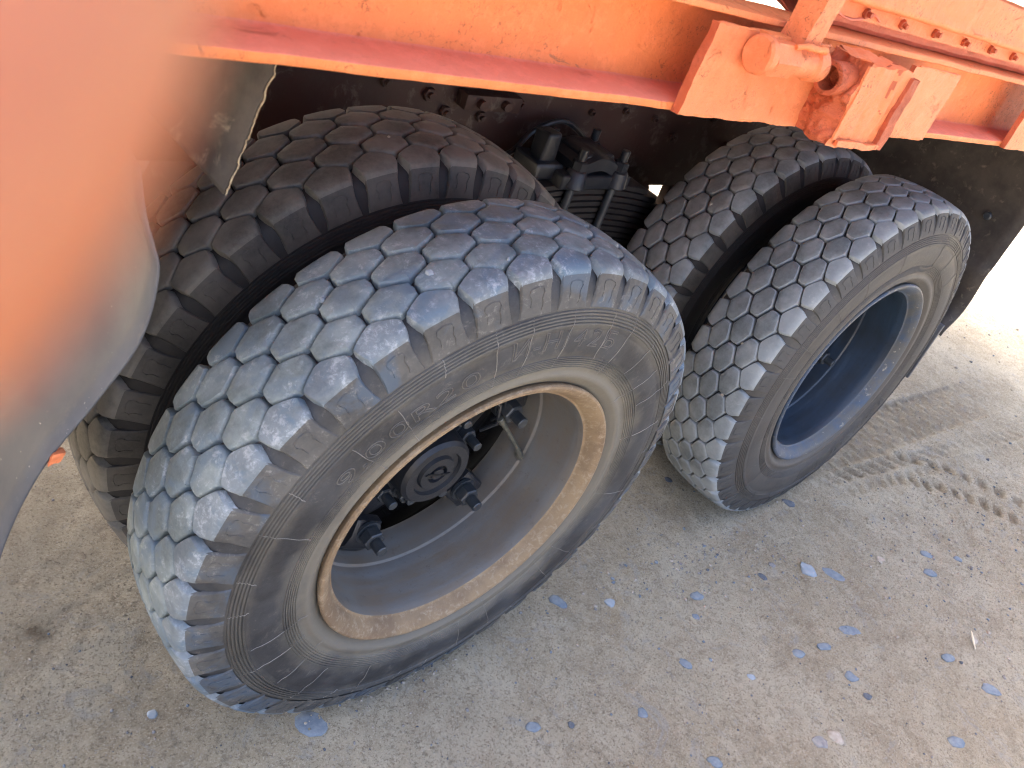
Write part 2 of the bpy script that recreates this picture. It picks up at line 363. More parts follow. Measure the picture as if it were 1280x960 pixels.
def rough_plate(name, lo, hi, mat, amp=.0022, step=.008, sc=26, seed=0, parent=None, skew=None):
    bm = subdiv_box(lo, hi, step)
    for v in bm.verts:
        n_ = noise.noise_vector(v.co*sc+Vector((seed, 0, 0)))*amp + noise.noise_vector(v.co*sc*3+Vector((seed, 3, 0)))*amp*.4
        edge = abs(v.co.x-lo[0]) < 1e-5 or abs(v.co.x-hi[0]) < 1e-5
        v.co += Vector((n_.x*(1.6 if edge else .3), n_.y*.5, n_.z))
        if skew: v.co.x += skew*(v.co.z-lo[2])
        v.co.z += SL*v.co.x
    o = fin(bm, name, mat, parent or beam, ang=40)
    if name == 'gusset_plate':
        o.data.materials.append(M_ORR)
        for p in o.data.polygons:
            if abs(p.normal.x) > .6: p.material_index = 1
    return o
rough_plate('gusset_plate', (.036, -.1395, 1.238), (.297, -.1270, 1.348), M_ORP, amp=.0030, step=.005, seed=1, skew=.06)
rough_plate('gusset_plate', (.545, -.135, 1.2365), (.708, -.1270, 1.349), M_ORP, seed=5)
rough_plate('gusset_plate', (1.062, -.1375, 1.2375), (1.30, -.1272, 1.352), M_ORP, seed=9)
# weld beads round the plates: short lumpy runs
def weld(pts, r, seed):
    bm = bmesh.new(); P = []; rs = []
    for a, b in zip(pts, pts[1:]):
        a = Vector(a); b = Vector(b); n = max(2, int((b-a).length/.004))
        for i in range(n):
            p = a.lerp(b, i/n); p = p + noise.noise_vector(p*60+Vector((seed, 0, 0)))*.0016; p.z += SL*p.x; P.append(p); rs.append(r*(.5+.35*random.random()))
    tube(bm, P, rs, 7); return fin(bm, 'weld_bead', M_OR, beam, ang=60)
weld([(.044, -.137, 1.347), (.29, -.137, 1.349)], .0033, 1); weld([(.042, -.137, 1.2395), (.29, -.137, 1.2395)], .003, 2)
weld([(.56, -.134, 1.349), (.70, -.134, 1.349)], .003, 3); weld([(.56, -.134, 1.2375), (.70, -.134, 1.2375)], .003, 4)

# ---- stake pocket: torch-cut box with a pipe in its side
pk = rough_plate('stake_pocket', (.294, -.197, 1.238), (.425, -.137, 1.352), M_ORP, amp=.0055, step=.0035, sc=30, seed=12)
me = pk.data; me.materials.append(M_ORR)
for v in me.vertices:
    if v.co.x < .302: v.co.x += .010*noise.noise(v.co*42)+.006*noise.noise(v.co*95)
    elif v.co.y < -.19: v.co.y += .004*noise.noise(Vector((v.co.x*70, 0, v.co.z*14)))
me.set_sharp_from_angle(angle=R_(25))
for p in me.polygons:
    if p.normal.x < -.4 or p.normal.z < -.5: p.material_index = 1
bm = bmesh.new(); rings = []
for i, (x, r) in enumerate([(.262, .0135), (.300, .0135)]): pass
def pipe(bm, a, b, ro, ri, n=24):
    a = Vector(a); b = Vector(b); q = (b-a).to_track_quat('Z', 'Y'); L = (b-a).length
    pr = [(L*.2, 0), (L*.2, ri), (0, ri), (-.0008, (ri+ro)/2), (0, ro), (L, ro)]
    rg = []
    for z, r in pr:
        rg.append([bm.verts.new(a+q @ Vector((max(r, 1e-4)*math.cos(6.28318*k/n), max(r, 1e-4)*math.sin(6.28318*k/n), z if r != 0 else L*.9))) for k in range(n)])
    rg[1:1] = [[bm.verts.new(a+q @ Vector((ri*math.cos(6.28318*k/n), ri*math.sin(6.28318*k/n), L*.9))) for k in range(n)]]
    for A, B in zip(rg, rg[1:]):
        for k in range(n): bm.faces.new((A[k], A[(k+1) % n], B[(k+1) % n], B[k]))
pipe(bm, (.264, -.169, 1.3125), (.33, -.169, 1.315), .0215, .0155); jitter(bm, .0012, 40); fin(bm, 'pipe', M_ORR, beam)
rough_plate('pocket_lip', (.31, -.2035, 1.2385), (.425, -.1975, 1.2475), M_ORP, amp=.003, step=.005, sc=30, seed=20)
rough_plate('pocket_lip', (.415, -.2035, 1.24), (.436, -.160, 1.346), M_ORR, amp=.003, step=.005, sc=30, seed=22)
rough_plate('pocket_lip', (.296, -.201, 1.248), (.306, -.1975, 1.348), M_ORP, amp=.003, step=.005, sc=30, seed=24)
# ---- hinge with a bolt, and the bar welded on it
hg = empty('hinge', beam)
def hexprism(bm, a, b, r, bev=.0012):
    return cyl(bm, a, b, r, 6, bev=bev)
bm = bmesh.new(); cyl(bm, (.100, -.163, 1.3265), (.116, -.163, 1.3262), .0235, 22, bev=.003); jitter(bm, .0008, 60); fin(bm, 'bolt_head', M_ORP, hg)
bm = bmesh.new(); hexprism(bm, (.116, -.163, 1.3262), (.168, -.163, 1.3255), .0225, .002); cyl(bm, (.168, -.163, 1.3255), (.212, -.163, 1.325), .0185, 20); jitter(bm, .0008, 50); fin(bm, 'hinge_barrel', M_ORP, hg)
bm = bmesh.new(); cyl(bm, (.206, -.163, 1.325), (.238, -.163, 1.3245), .0215, 24, bev=.006); box(bm, (.208, -.163, 1.305), (.237, -.137, 1.345), .004); jitter(bm, .001, 50); fin(bm, 'hinge_knuckle', M_ORP, hg)
bm = bmesh.new(); box(bm, (.12, -.158, 1.30), (.165, -.137, 1.3495), .003); jitter(bm, .0012, 40); fin(bm, 'hinge_leaf', M_OR, hg)
bm = subdiv_box((.168, -.172, 1.338), (.203, -.135, 1.80), .009)
for v in bm.verts: v.co.x += .10*(v.co.z-1.338); v.co += noise.noise_vector(v.co*30)*.002
fin(bm, 'stake_bar', M_ORP, TR)
weld([(.15, -.176, 1.348), (.168, -.18, 1.352), (.21, -.18, 1.351), (.225, -.17, 1.347)], .006, 8)

# ---- the load body above the beam: visible edge parts, and an unseen box for shade
BODY = empty('load_body', TR)
bm = bmesh.new(); prism_x(bm, [(-.097, 1.384), (-.103, 1.384), (-.103, 1.408), (-.097, 1.408)], .325, 3.6, 200); jitter(bm, .0008, 25); fin(bm, 'bolt_strip', M_ORP, BODY)
bm = bmesh.new(); prism_x(bm, [(-.06, 1.3655), (-.074, 1.3655), (-.080, 1.372), (-.080, 1.392), (-.06, 1.392)], .325, 3.6, 200); jitter(bm, .0015, 14); fin(bm, 'seal_strip', M_OR2, BODY)
def railpoly():
    pts = [(-.06, 1.405), (-.1035, 1.4035)]
    for k in range(7):
        a = R_(-90+k*22); pts.append((-.113-.007*math.cos(a), 1.411+.007*math.sin(a)))
    pts += [(-.1145, 1.425), (-.1145, 1.462), (-.112, 1.466), (-.085, 1.470), (-.06, 1.470)]
    return pts
bm = bmesh.new(); prism_x(bm, railpoly(), .30, 3.6, 240); jitter(bm, .0014, 10); fin(bm, 'body_rail', M_OR, BODY)
bm = subdiv_box((.98, -.1185, 1.448), (1.34, -.1150, 1.475), .01)
for v in bm.verts: v.co.z += SL*v.co.x; v.co += noise.noise_vector(v.co*30)*.0012
fin(bm, 'rail_patch', M_OR2, BODY)
for x in (.386, .496, .606, .716, .824, .925, 1.03, 1.14, 1.25):
    b_ = empty('bolt', BODY, (x, -.103, 1.3945+SL*x)); b_.rotation_euler = (R_(random.uniform(-8, 8)), R_(random.uniform(0, 60)), 0)
    bm = bmesh.new(); cyl(bm, (0, 0, 0), (0, -.006, 0), .0072, 6, bev=.0008); cyl(bm, (0, -.006, 0), (0, -.0125, 0), .0038, 10)
    ob = fin(bm, 'bolt_head', M_ORR, BODY); ob.matrix_local = Matrix.Translation(b_.location) @ b_.rotation_euler.to_matrix().to_4x4(); bpy.data.objects.remove(b_)
bm = bmesh.new(); box(bm, (-2.9, -.06, 1.47), (3.69, 2.42, 1.56), .004); fin(bm, 'floor', M_UNDER, BODY)  # unseen floor, added for shade and kept dark against orange bounce
for nm, lo, hi in (('side_wall', (-2.9, -.075, 1.562), (3.69, -.035, 2.62)), ('side_wall', (-2.9, 2.38, 1.562), (3.69, 2.42, 2.62)), ('end_wall', (3.65, -.034, 1.562), (3.69, 2.379, 2.62)), ('end_wall', (-2.9, -.034, 1.562), (-2.86, 2.379, 2.62))):  # unseen walls, added and sized to keep the wheels in shade
    bm = bmesh.new(); box(bm, lo, hi, .004); fin(bm, nm, M_OR, BODY)
for x in np.arange(-2.4, 3.6, .6):
    if -.9 < x < 1.0: continue
    bm = bmesh.new(); box(bm, (x, -.112, 1.49), (x+.06, -.076, 2.60), .004); fin(bm, 'wall_rib', M_OR, BODY)
# curved, bent sheet edges seen between the beam and the body
def sheet(name, f, us, vs, mat, parent, th=.0025):
    bm = bmesh.new(); g = [[bm.verts.new(f(u, v)) for v in vs] for u in us]
    for i in range(len(us)-1):
        for j in range(len(vs)-1): bm.faces.new((g[i][j], g[i+1][j], g[i+1][j+1], g[i][j+1]))
    o = fin(bm, name, mat, parent, ang=180); m = o.modifiers.new('thickness', 'SOLIDIFY'); m.thickness = th; m.offset = 0; return o
lin = lambda a, b, n: [a+(b-a)*i/(n-1) for i in range(n)]
sheet('bent_sheet', lambda u, v: (u, -.055+v*.30, 1.384-.012*math.cos((u-.02)*19)-.018*max(0, 1-abs(u-.30)*9)+.085*v+SL*u), lin(-.15, .40, 60), lin(0, 1, 14), M_ORR, BODY)
sheet('wavy_sheet', lambda u, v: (u, -.062-.045*v, 1.400-.014*abs(math.sin((u-.29)*26))-.004*v+SL*u), lin(.27, .43, 40), lin(0, 1, 8), M_OR2, BODY)
bm = bmesh.new(); box(bm, (-2.4, .05, 1.4), (.24, .09, 1.468), .004); box(bm, (-2.4, 2.27, 1.29), (3.6, 2.33, 1.40), .004); fin(bm, 'floor_bearer', M_OR, BODY)

# ---- chassis rail with its bolts
RAIL = empty('chassis_rail', TR)
bm = bmesh.new(); prism_x(bm, [(.70, .742), (.78, .742), (.78, .752), (.71, .752), (.71, .985), (.78, .985), (.78, .995), (.70, .995)], -2.9, 3.6, 160, 0); jitter(bm, .0015, 8); fin(bm, 'rail_web', M_UNDER, RAIL)
bm = bmesh.new(); box(bm, (.95, .735, .664), (1.85, .765, .741), .004); box(bm, (1.300, .74, .42), (1.62, .77, .663), .006); box(bm, (1.0, .60, .40), (1.12, .75, .60), .01); fin(bm, 'hanger_plate', M_UNDER, RAIL)
for x, z, r in ((.294, .909, .012), (.347, .872, .011), (.449, .866, .010), (.556, .902, .008), (.80, .893, .007), (.921, .903, .007), (1.045, .887, .008), (.18, .93, .010), (1.15, .84, .008), (.62, .83, .008), (1.3, .9, .009), (1.42, .82, .009)):
    bm = bmesh.new(); cyl(bm, (x, .70, z), (x, .688, z), r*1.3, 6, bev=.001); cyl(bm, (x, .688, z), (x, .680, z), r*.6, 10); fin(bm, 'bolt', M_UNDER, RAIL)
bm = bmesh.new(); box(bm, (.37, .66, .892), (.53, .699, .928), .004); cyl(bm, (.41, .66, .91), (.41, .645, .91), .011, 10); cyl(bm, (.48, .66, .91), (.48, .645, .91), .011, 10); fin(bm, 'bracket', M_UNDER, RAIL)
bm = bmesh.new(); prism_x(bm, [(1.50, .742), (1.58, .742), (1.58, .995), (1.50, .995)], -2.9, 3.6, 4, 0); fin(bm, 'far_rail', M_UNDER, RAIL)
bm = bmesh.new()
for x in (-1.4, .66, 2.2): cyl(bm, (x, .78, .86), (x, 1.5, .86), .06, 16)
fin(bm, 'cross_member', M_UNDER, RAIL)
for cx in (0, 1.33):
    bm = bmesh.new(); cyl(bm, (cx, .45, .505), (cx, 1.9, .505), .085, 24); cyl(bm, (cx, .95, .505), (cx, 1.3, .505), .19, 24, bev=.05); box(bm, (cx-.06, .50, .50), (cx+.06, .64, .635), .01); fin(bm, 'axle', M_UNDER, TR)
bm = bmesh.new(); tube(bm, [(.1, .80, .62), (.6, .80, .70), (1.25, .80, .62)], .03, 12); tube(bm, [(.66, .83, .60), (.95, .9, .64), (1.33, 1.0, .70)], .03, 12); fin(bm, 'torque_rod', M_UNDER, TR)

# ---- leaf spring between the axles
SP = empty('leaf_spring', TR, (.685, .56, 0)); zt = .785
for k in range(12):
    L = .24+.045*k; zc = zt-.0165*k; bm = bmesh.new(); n = 26; rg = []
    for i in range(n+1):
        s = -1+2*i/n; x = s*L; z = zc-.42*x*x; t_ = .0068*(1 if abs(s) < .93 else .6)
        hw = .045*(1 if abs(s) < .95 else .8)
        rg.append([bm.verts.new((x, a*hw, z+b*t_)) for a, b in ((-1, -.8), (-1, .8), (-.94, 1), (.94, 1), (1, .8), (1, -.8), (.94, -1), (-.94, -1))])
    for A, B in zip(rg, rg[1:]):
        for j in range(8): bm.faces.new((A[j], A[(j+1) % 8], B[(j+1) % 8], B[j]))
    bm.faces.new(rg[0][::-1]); bm.faces.new(rg[-1]); fin(bm, 'leaf', M_SPRING, SP)
bm = bmesh.new(); box(bm, (-.115, -.066, .795), (.115, .066, .832), .008, 3); box(bm, (-.05, -.05, .83), (.05, .05, .862), .012, 3)
for v in bm.verts: v.co.z += .012*math.cos(v.co.x*26)
jitter(bm, .003, 25); fin(bm, 'clamp_plate', M_BLACK, SP)
for sx in (-.07, .07):
    for sy in (-.056, .056):
        bm = bmesh.new(); cyl(bm, (sx, sy, .832), (sx, sy, .856), .019, 6, bev=.002); cyl(bm, (sx, sy, .856), (sx, sy, .884), .0105, 14, bev=.001); fin(bm, 'clamp_nut', M_BLACK, SP)
    bm = bmesh.new(); tube(bm, [(sx, -.056, .835), (sx, -.056, .60), (sx, -.056, .47)], .0105, 14); tube(bm, [(sx, .056, .835), (sx, .056, .47)], .0105, 14); fin(bm, 'u_bolt', M_NUT, SP)
bm = bmesh.new(); box(bm, (-.15, -.01, .82), (-.105, .04, .895), .009, 3); box(bm, (-.17, -.03, .79), (-.09, .06, .83), .01, 3); jitter(bm, .007, 22); fin(bm, 'spring_bracket', M_BLACK, SP)
for sx in (-.07, .07):
    for sy in (-.056, .056):
        bm = bmesh.new(); cyl(bm, (sx, sy, .79), (sx, sy, .834), .030, 18, r2=.024, bev=.004); jitter(bm, .0015, 40); fin(bm, 'clamp_boss', M_BLACK, SP)
bm = bmesh.new(); n_ = 20; rg = []
for i in range(n_+1):
    x = -.075+.15*i/n_; z = .836+.026*math.sin(math.pi*i/n_); rg.append([bm.verts.new((x, a, z+b)) for a, b in ((-.062, -.03), (-.062, 0), (-.05, .006), (.05, .006), (.062, 0), (.062, -.03))])
for A, B in zip(rg, rg[1:]):
    for j in range(6): bm.faces.new((A[j], A[(j+1) % 6], B[(j+1) % 6], B[j]))
bm.faces.new(rg[0][::-1]); bm.faces.new(rg[-1]); jitter(bm, .002, 30); fin(bm, 'clamp_saddle', M_BLACK, SP)
for pts, r in (([(-.28, .10, .84), (-.18, .08, .80), (-.10, .09, .86), (0, .10, .88), (.12, .11, .82)], .007),):
    bm = bmesh.new(); tube(bm, catmull_(pts), r, 8); fin(bm, 'hose', M_BLACK, SP)
bm = bmesh.new(); cyl(bm, (0, -.09, .46), (0, .3, .46), .075, 24, bev=.01); box(bm, (-.1, -.06, .47), (.1, .06, .58), .01); fin(bm, 'spring_seat', M_UNDER, SP)

# ------------------------------------------------------------------ wheels
RT = .504; NP_ = 40; PITCH = 2*math.pi/NP_; BASE = RT-.0125
def tread_r(y):                                     # crown of the tread
    a = abs(y); return RT - .0035*(a/.06)**2 if a < .09 else RT-.0079-(a-.09)*.75
# carcass profile (y, r), one side, from the crown out to the bead
half = [(0, BASE), (.03, BASE-.001), (.06, BASE-.003), (.076, .4875), (.088, .4835), (.0955, .4755), (.1020, .4635), (.1078, .4500), (.1108, .4405), (.1119, .4362), (.1125, .4350), (.1122, .4338)]
def stripes(y0, r0, y1, r1, n, amp):
    o = []
    for k in range(n):
        for f_, a in ((0, 0), (.18, 1), (.62, 1), (.8, 0)):
            t_ = (k+f_)/n; o.append((y0+(y1-y0)*t_ + a*amp, r0+(r1-r0)*t_))
    return o
half += stripes(.1122, .4330, .1185, .408, 5, .0020)
half += [(.1192, .405), (.1180, .402), (.1188, .398), (.1205, .388), (.1205, .372), (.1195, .362), (.1185, .352)]
half += stripes(.1180, .351, .1140, .326, 6, .0016)
half += [(.1135, .324), (.1125, .318), (.1145, .315), (.1145, .309), (.1120, .305), (.1075, .300), (.1040, .294), (.100, .288), (.090, .280)]
prof = [(-y, r) for y, r in half][::-1] + half[1:]
bm = bmesh.new(); lathe(bm, prof, 180)
for v in bm.verts:                                   # standing weight: the side wall bulges a little at the bottom
    a = max(0, -v.co.z/.45)
me_car = None
bmesh.ops.recalc_face_normals(bm, faces=bm.faces)
me_car = bpy.data.meshes.new('tyre'); bm.to_mesh(me_car); bm.free(); me_car.shade_smooth(); me_car.set_sharp_from_angle(angle=R_(50))
# outward normals
if me_car.polygons[len(me_car.polygons)//2].normal.dot(me_car.polygons[len(me_car.polygons)//2].center) < 0: me_car.flip_normals()

def cylpt(th, y, r): return Vector((r*math.sin(th), y, r*math.cos(th)))      # th = 0 is the top
def mid_block(seed):
    """hexagon tread block, apexes across the tread, centred at th = 0, y = 0"""
    rnd = random.Random(seed); P = PITCH/2; g = .0044
    pts = [(P*RT-g*1.05, .0115), (P*RT*.52, .0225), (.0035, .0300-g*.1), (-.0035, .0300-g*.1), (-P*RT*.52, .0225), (-P*RT+g*1.05, .0115)]
    # sides: short edges across (at +-P), long slanted ones to the apexes
    hexp = [(P*RT-g, -.0098), (P*RT-g, .0098), (.0028, .0288), (-.0028, .0288), (-P*RT+g, .0098), (-P*RT+g, -.0098), (-.0028, -.0288), (.0028, -.0288)]
    bm = bmesh.new(); out = []
    n = len(hexp)
    for i in range(n):                               # round each corner and bow the long edges outward
        a = Vector(hexp[i-1]); b = Vector(hexp[i]); c_ = Vector(hexp[(i+1) % n])
        r_ = .0035
        p0 = b+(a-b).normalized()*min(r_, (a-b).length*.45); p1 = b+(c_-b).normalized()*min(r_, (c_-b).length*.45)
        out += [p0, (p0+p1+2*b)/4, p1]
        L = (c_-b).length
        if L > .02: m = (b+c_)/2; out.append(m + m.normalized()*.0012)
    rings = []
    cm = [rnd.uniform(-1, 1) for _ in range(4)]
    for ins, dz in ((-.0012, -.0135), (0, -.0035), (.0007, -.0012), (.0022, 0)):
        rg = []
        for k, p in enumerate(out):
            q = p*(1-ins/p.length); h = dz+.0004*math.sin(k*1.7+cm[0]*6)*(dz > -.005); j = .0006*math.sin(k*2.9+cm[1]*9)
            q = q*(1+j/ q.length)
            rg.append((q, h))
        rings.append([bm.verts.new(cylpt(q.x/RT, q.y, h)) for q, h in rg])
    rings.append([bm.verts.new(cylpt(q.x*.5/RT, q.y*.5, .0006*cm[2])) for q, h in rg])
    for A, B in zip(rings, rings[1:]):
        m = len(A)
        for k in range(m): bm.faces.new((A[k], A[(k+1) % m], B[(k+1) % m], B[k]))
    cv = bm.verts.new((0, 0, .0002)); A = rings[-1]
    for k in range(len(A)): bm.faces.new((A[k], A[(k+1) % len(A)], cv))
    return bm
def block_mesh(kind, seed, yc):
    """heights above are local; lift every vertex onto the crown"""
    if kind == 'mid':
        bm = mid_block(seed)
        for v in bm.verts:
            # v = (r sin th, y, r cos th) with r = h : rebuild from stored angle
            pass
        return bm
def make_mid(seed, yc):
    rnd = random.Random(seed); g = .0031; P = PITCH/2*RT
    hexp = [(P-g, -.0104), (P-g, .0104), (.0012, .0259), (-.0012, .0259), (-P+g, .0104), (-P+g, -.0104), (-.0012, -.0259), (.0012, -.0259)]
    out = []; n = len(hexp)
    for i in range(n):
        a = Vector(hexp[i-1]); b = Vector(hexp[i]); c_ = Vector(hexp[(i+1) % n]); r_ = .0036
        p0 = b+(a-b).normalized()*min(r_, (a-b).length*.45); p1 = b+(c_-b).normalized()*min(r_, (c_-b).length*.45)
        out += [p0, (p0+p1+2*b)/4, p1]
        if (c_-b).length > .02: m = (b+c_)/2; out.append(m+m.normalized()*.0010)
    bm = bmesh.new(); rings = []; c0 = [rnd.uniform(-1, 1) for _ in range(4)]
    def V(q, h): return bm.verts.new(cylpt(q.x/RT, yc+q.y, tread_r(yc+q.y)+h))
    for ins, dz in ((-.0013, -.0135), (-.0003, -.0046), (.0006, -.0018), (.0030, 0)):
        rg = []
        for k, p in enumerate(out):
            q = p*(1-(ins+.0005*math.sin(k*2.9+c0[1]*9)*(dz > -.01))/p.length); rg.append(V(q, dz+.0003*math.sin(k*1.7+c0[0]*6)*(dz > -.01)))
        rings.append(rg)
    rings.append([V(p*.5, .0004*c0[2]) for p in out])
    for ri, (A, B) in enumerate(zip(rings, rings[1:])):
        m = len(A)
        for k in range(m): bm.faces.new((A[k], A[(k+1) % m], B[(k+1) % m], B[k])).material_index = 1 if ri in (1, 2) else 0
    cv = V(Vector((0, 0)), .0003); A = rings[-1]
    for k in range(len(A)): bm.faces.new((A[k], A[(k+1) % len(A)], cv))
    return bm
SHO = [(.0572, 0, .07), (.0590, 0, .22), (.0650, 0, .56), (.0715, 0, .87), (.0750, 0, .925), (.0860, 0, .86), (.0950, -.0002, .745), (.0978, -.0012, .715), (.0992, -.0042, .705), (.1052, .468, .72), (.1104, .450, .78), (.1134, .4375, .86)]
def make_shoulder(seed, sgn):
    rnd = random.Random(seed); bm = bmesh.new(); P = PITCH/2; rows = []; under = []
    cols = [-1, -.93, -.5, 0, .5, .93, 1]
    for y, r, hw in SHO:
        y_ = y; rr = tread_r(y)+r if r < .1 else r
        row = []
        for s in cols:
            e = -.0028 if abs(s) == 1 else 0
            th = s*hw*P*(1+.03*rnd.uniform(-1, 1)*(abs(s) == 1))
            # the side face carries a key-shaped moulding
            row.append(bm.verts.new(cylpt(th, sgn*(y_ + (e*.6 if r > .1 else 0)), rr+e*(1 if r < .1 else .5))))
        rows.append(row)
        ud = .013 if r < .1 else .007
        under.append([bm.verts.new(cylpt(s*(hw*P+.0012/RT), sgn*(y_-(0 if r < .1 else .009)), rr-ud)) for s in (-1, 1)])
    for i in range(len(rows)-1):
        for j in range(len(cols)-1): bm.faces.new((rows[i][j], rows[i+1][j], rows[i+1][j+1], rows[i][j+1]))
        bm.faces.new((rows[i][0], under[i][0], under[i+1][0], rows[i+1][0])); bm.faces.new((rows[i][-1], rows[i+1][-1], under[i+1][1], under[i][1]))
    bm.faces.new([rows[0][j] for j in range(len(cols))]+[under[0][1], under[0][0]])
    # key-shaped moulding ridge on the side face
    key = [(-.30, .452), (-.27, .462), (-.36, .470), (-.30, .4755), (0, .4775), (.30, .4755), (.36, .470), (.27, .462), (.30, .452), (.26, .4445)]
    def sy(r):
        for (y0, r0, _), (y1, r1, _) in zip(SHO[8:], SHO[9:]):
            r0 = tread_r(y0)+r0 if r0 < .1 else r0
            if r1 <= r <= r0: return y0+(y1-y0)*(r0-r)/(r0-r1)
        return SHO[-1][0]
    pp = [cylpt(a*P, sgn*(sy(r)+.0003), r) for a, r in key]; fine = []
    for a, b in zip(pp, pp[1:]): fine += [a, (a+b)/2]
    tube(bm, fine+[pp[-1]], .0009, 4)
    return bm
def bmesh_to(bm, name, mats, ang=40):
    bmesh.ops.recalc_face_normals(bm, faces=bm.faces); me = bpy.data.meshes.new(name); bm.to_mesh(me); bm.free(); me.shade_smooth(); me.set_sharp_from_angle(angle=R_(ang))
    for m in mats: me.materials.append(m)
    return me
COLS = [(-1, 0, 'sho'), (-.042, .5, 'mid'), (0, 0, 'mid'), (.042, .5, 'mid'), (1, 0, 'sho')]
def block_set(mt, ms, ms_in, msd, medge=None):
    d = {}
    for ci, (yc, off, kind) in enumerate(COLS):
        for s in range(4):
            me = bmesh_to(make_mid(ci*10+s, yc), 'tread_block', [mt, medge or mt]) if kind == 'mid' else bmesh_to(make_shoulder(ci*10+s, yc), 'tread_block', [ms if yc < 0 else (ms_in or mt), msd])
            if kind == 'sho':
                for p in me.polygons:
                    if math.hypot(p.center.x, p.center.z) < .4805: p.material_index = 1
            d[ci, s] = me
    return d

# rim of the demountable kind: a ring without a disc
def rim_profile():
    outer = [(-.1045, .2885), (-.1085, .2890), (-.1120, .2872), (-.1130, .2835), (-.1115, .2790), (-.1075, .2735), (-.1010, .2670), (-.0940, .2622), (-.0895, .2600), (-.0875, .2582), (-.0862, .2555), (-.0840, .2545), (-.060, .2535), (-.020, .2530), (-.014, .2520), (-.004, .2520), (.002, .2510), (.010, .2500), (.024, .2490), (.028, .2450), (.034, .2440), (.037, .2440), (.055, .2410), (.085, .2400), (.095, .2450), (.108, .2800), (.108, .287)]
    back = [(.100, .287), (.090, .262), (.080, .2580), (-.074, .2610), (-.087, .2690), (-.098, .2860)]
    return outer+back
def rim(mat_edge, mat_in, parent):
    bm = bmesh.new(); lathe(bm, rim_profile(), 160, close=True); o = fin(bm, 'rim', mat_edge, parent, ang=30); me = o.data; me.materials.append(mat_in)
    for p in me.polygons:
        r = math.hypot(p.center.x, p.center.z)
        if r < .2560 and p.center.y > -.0872: p.material_index = 1
    return o

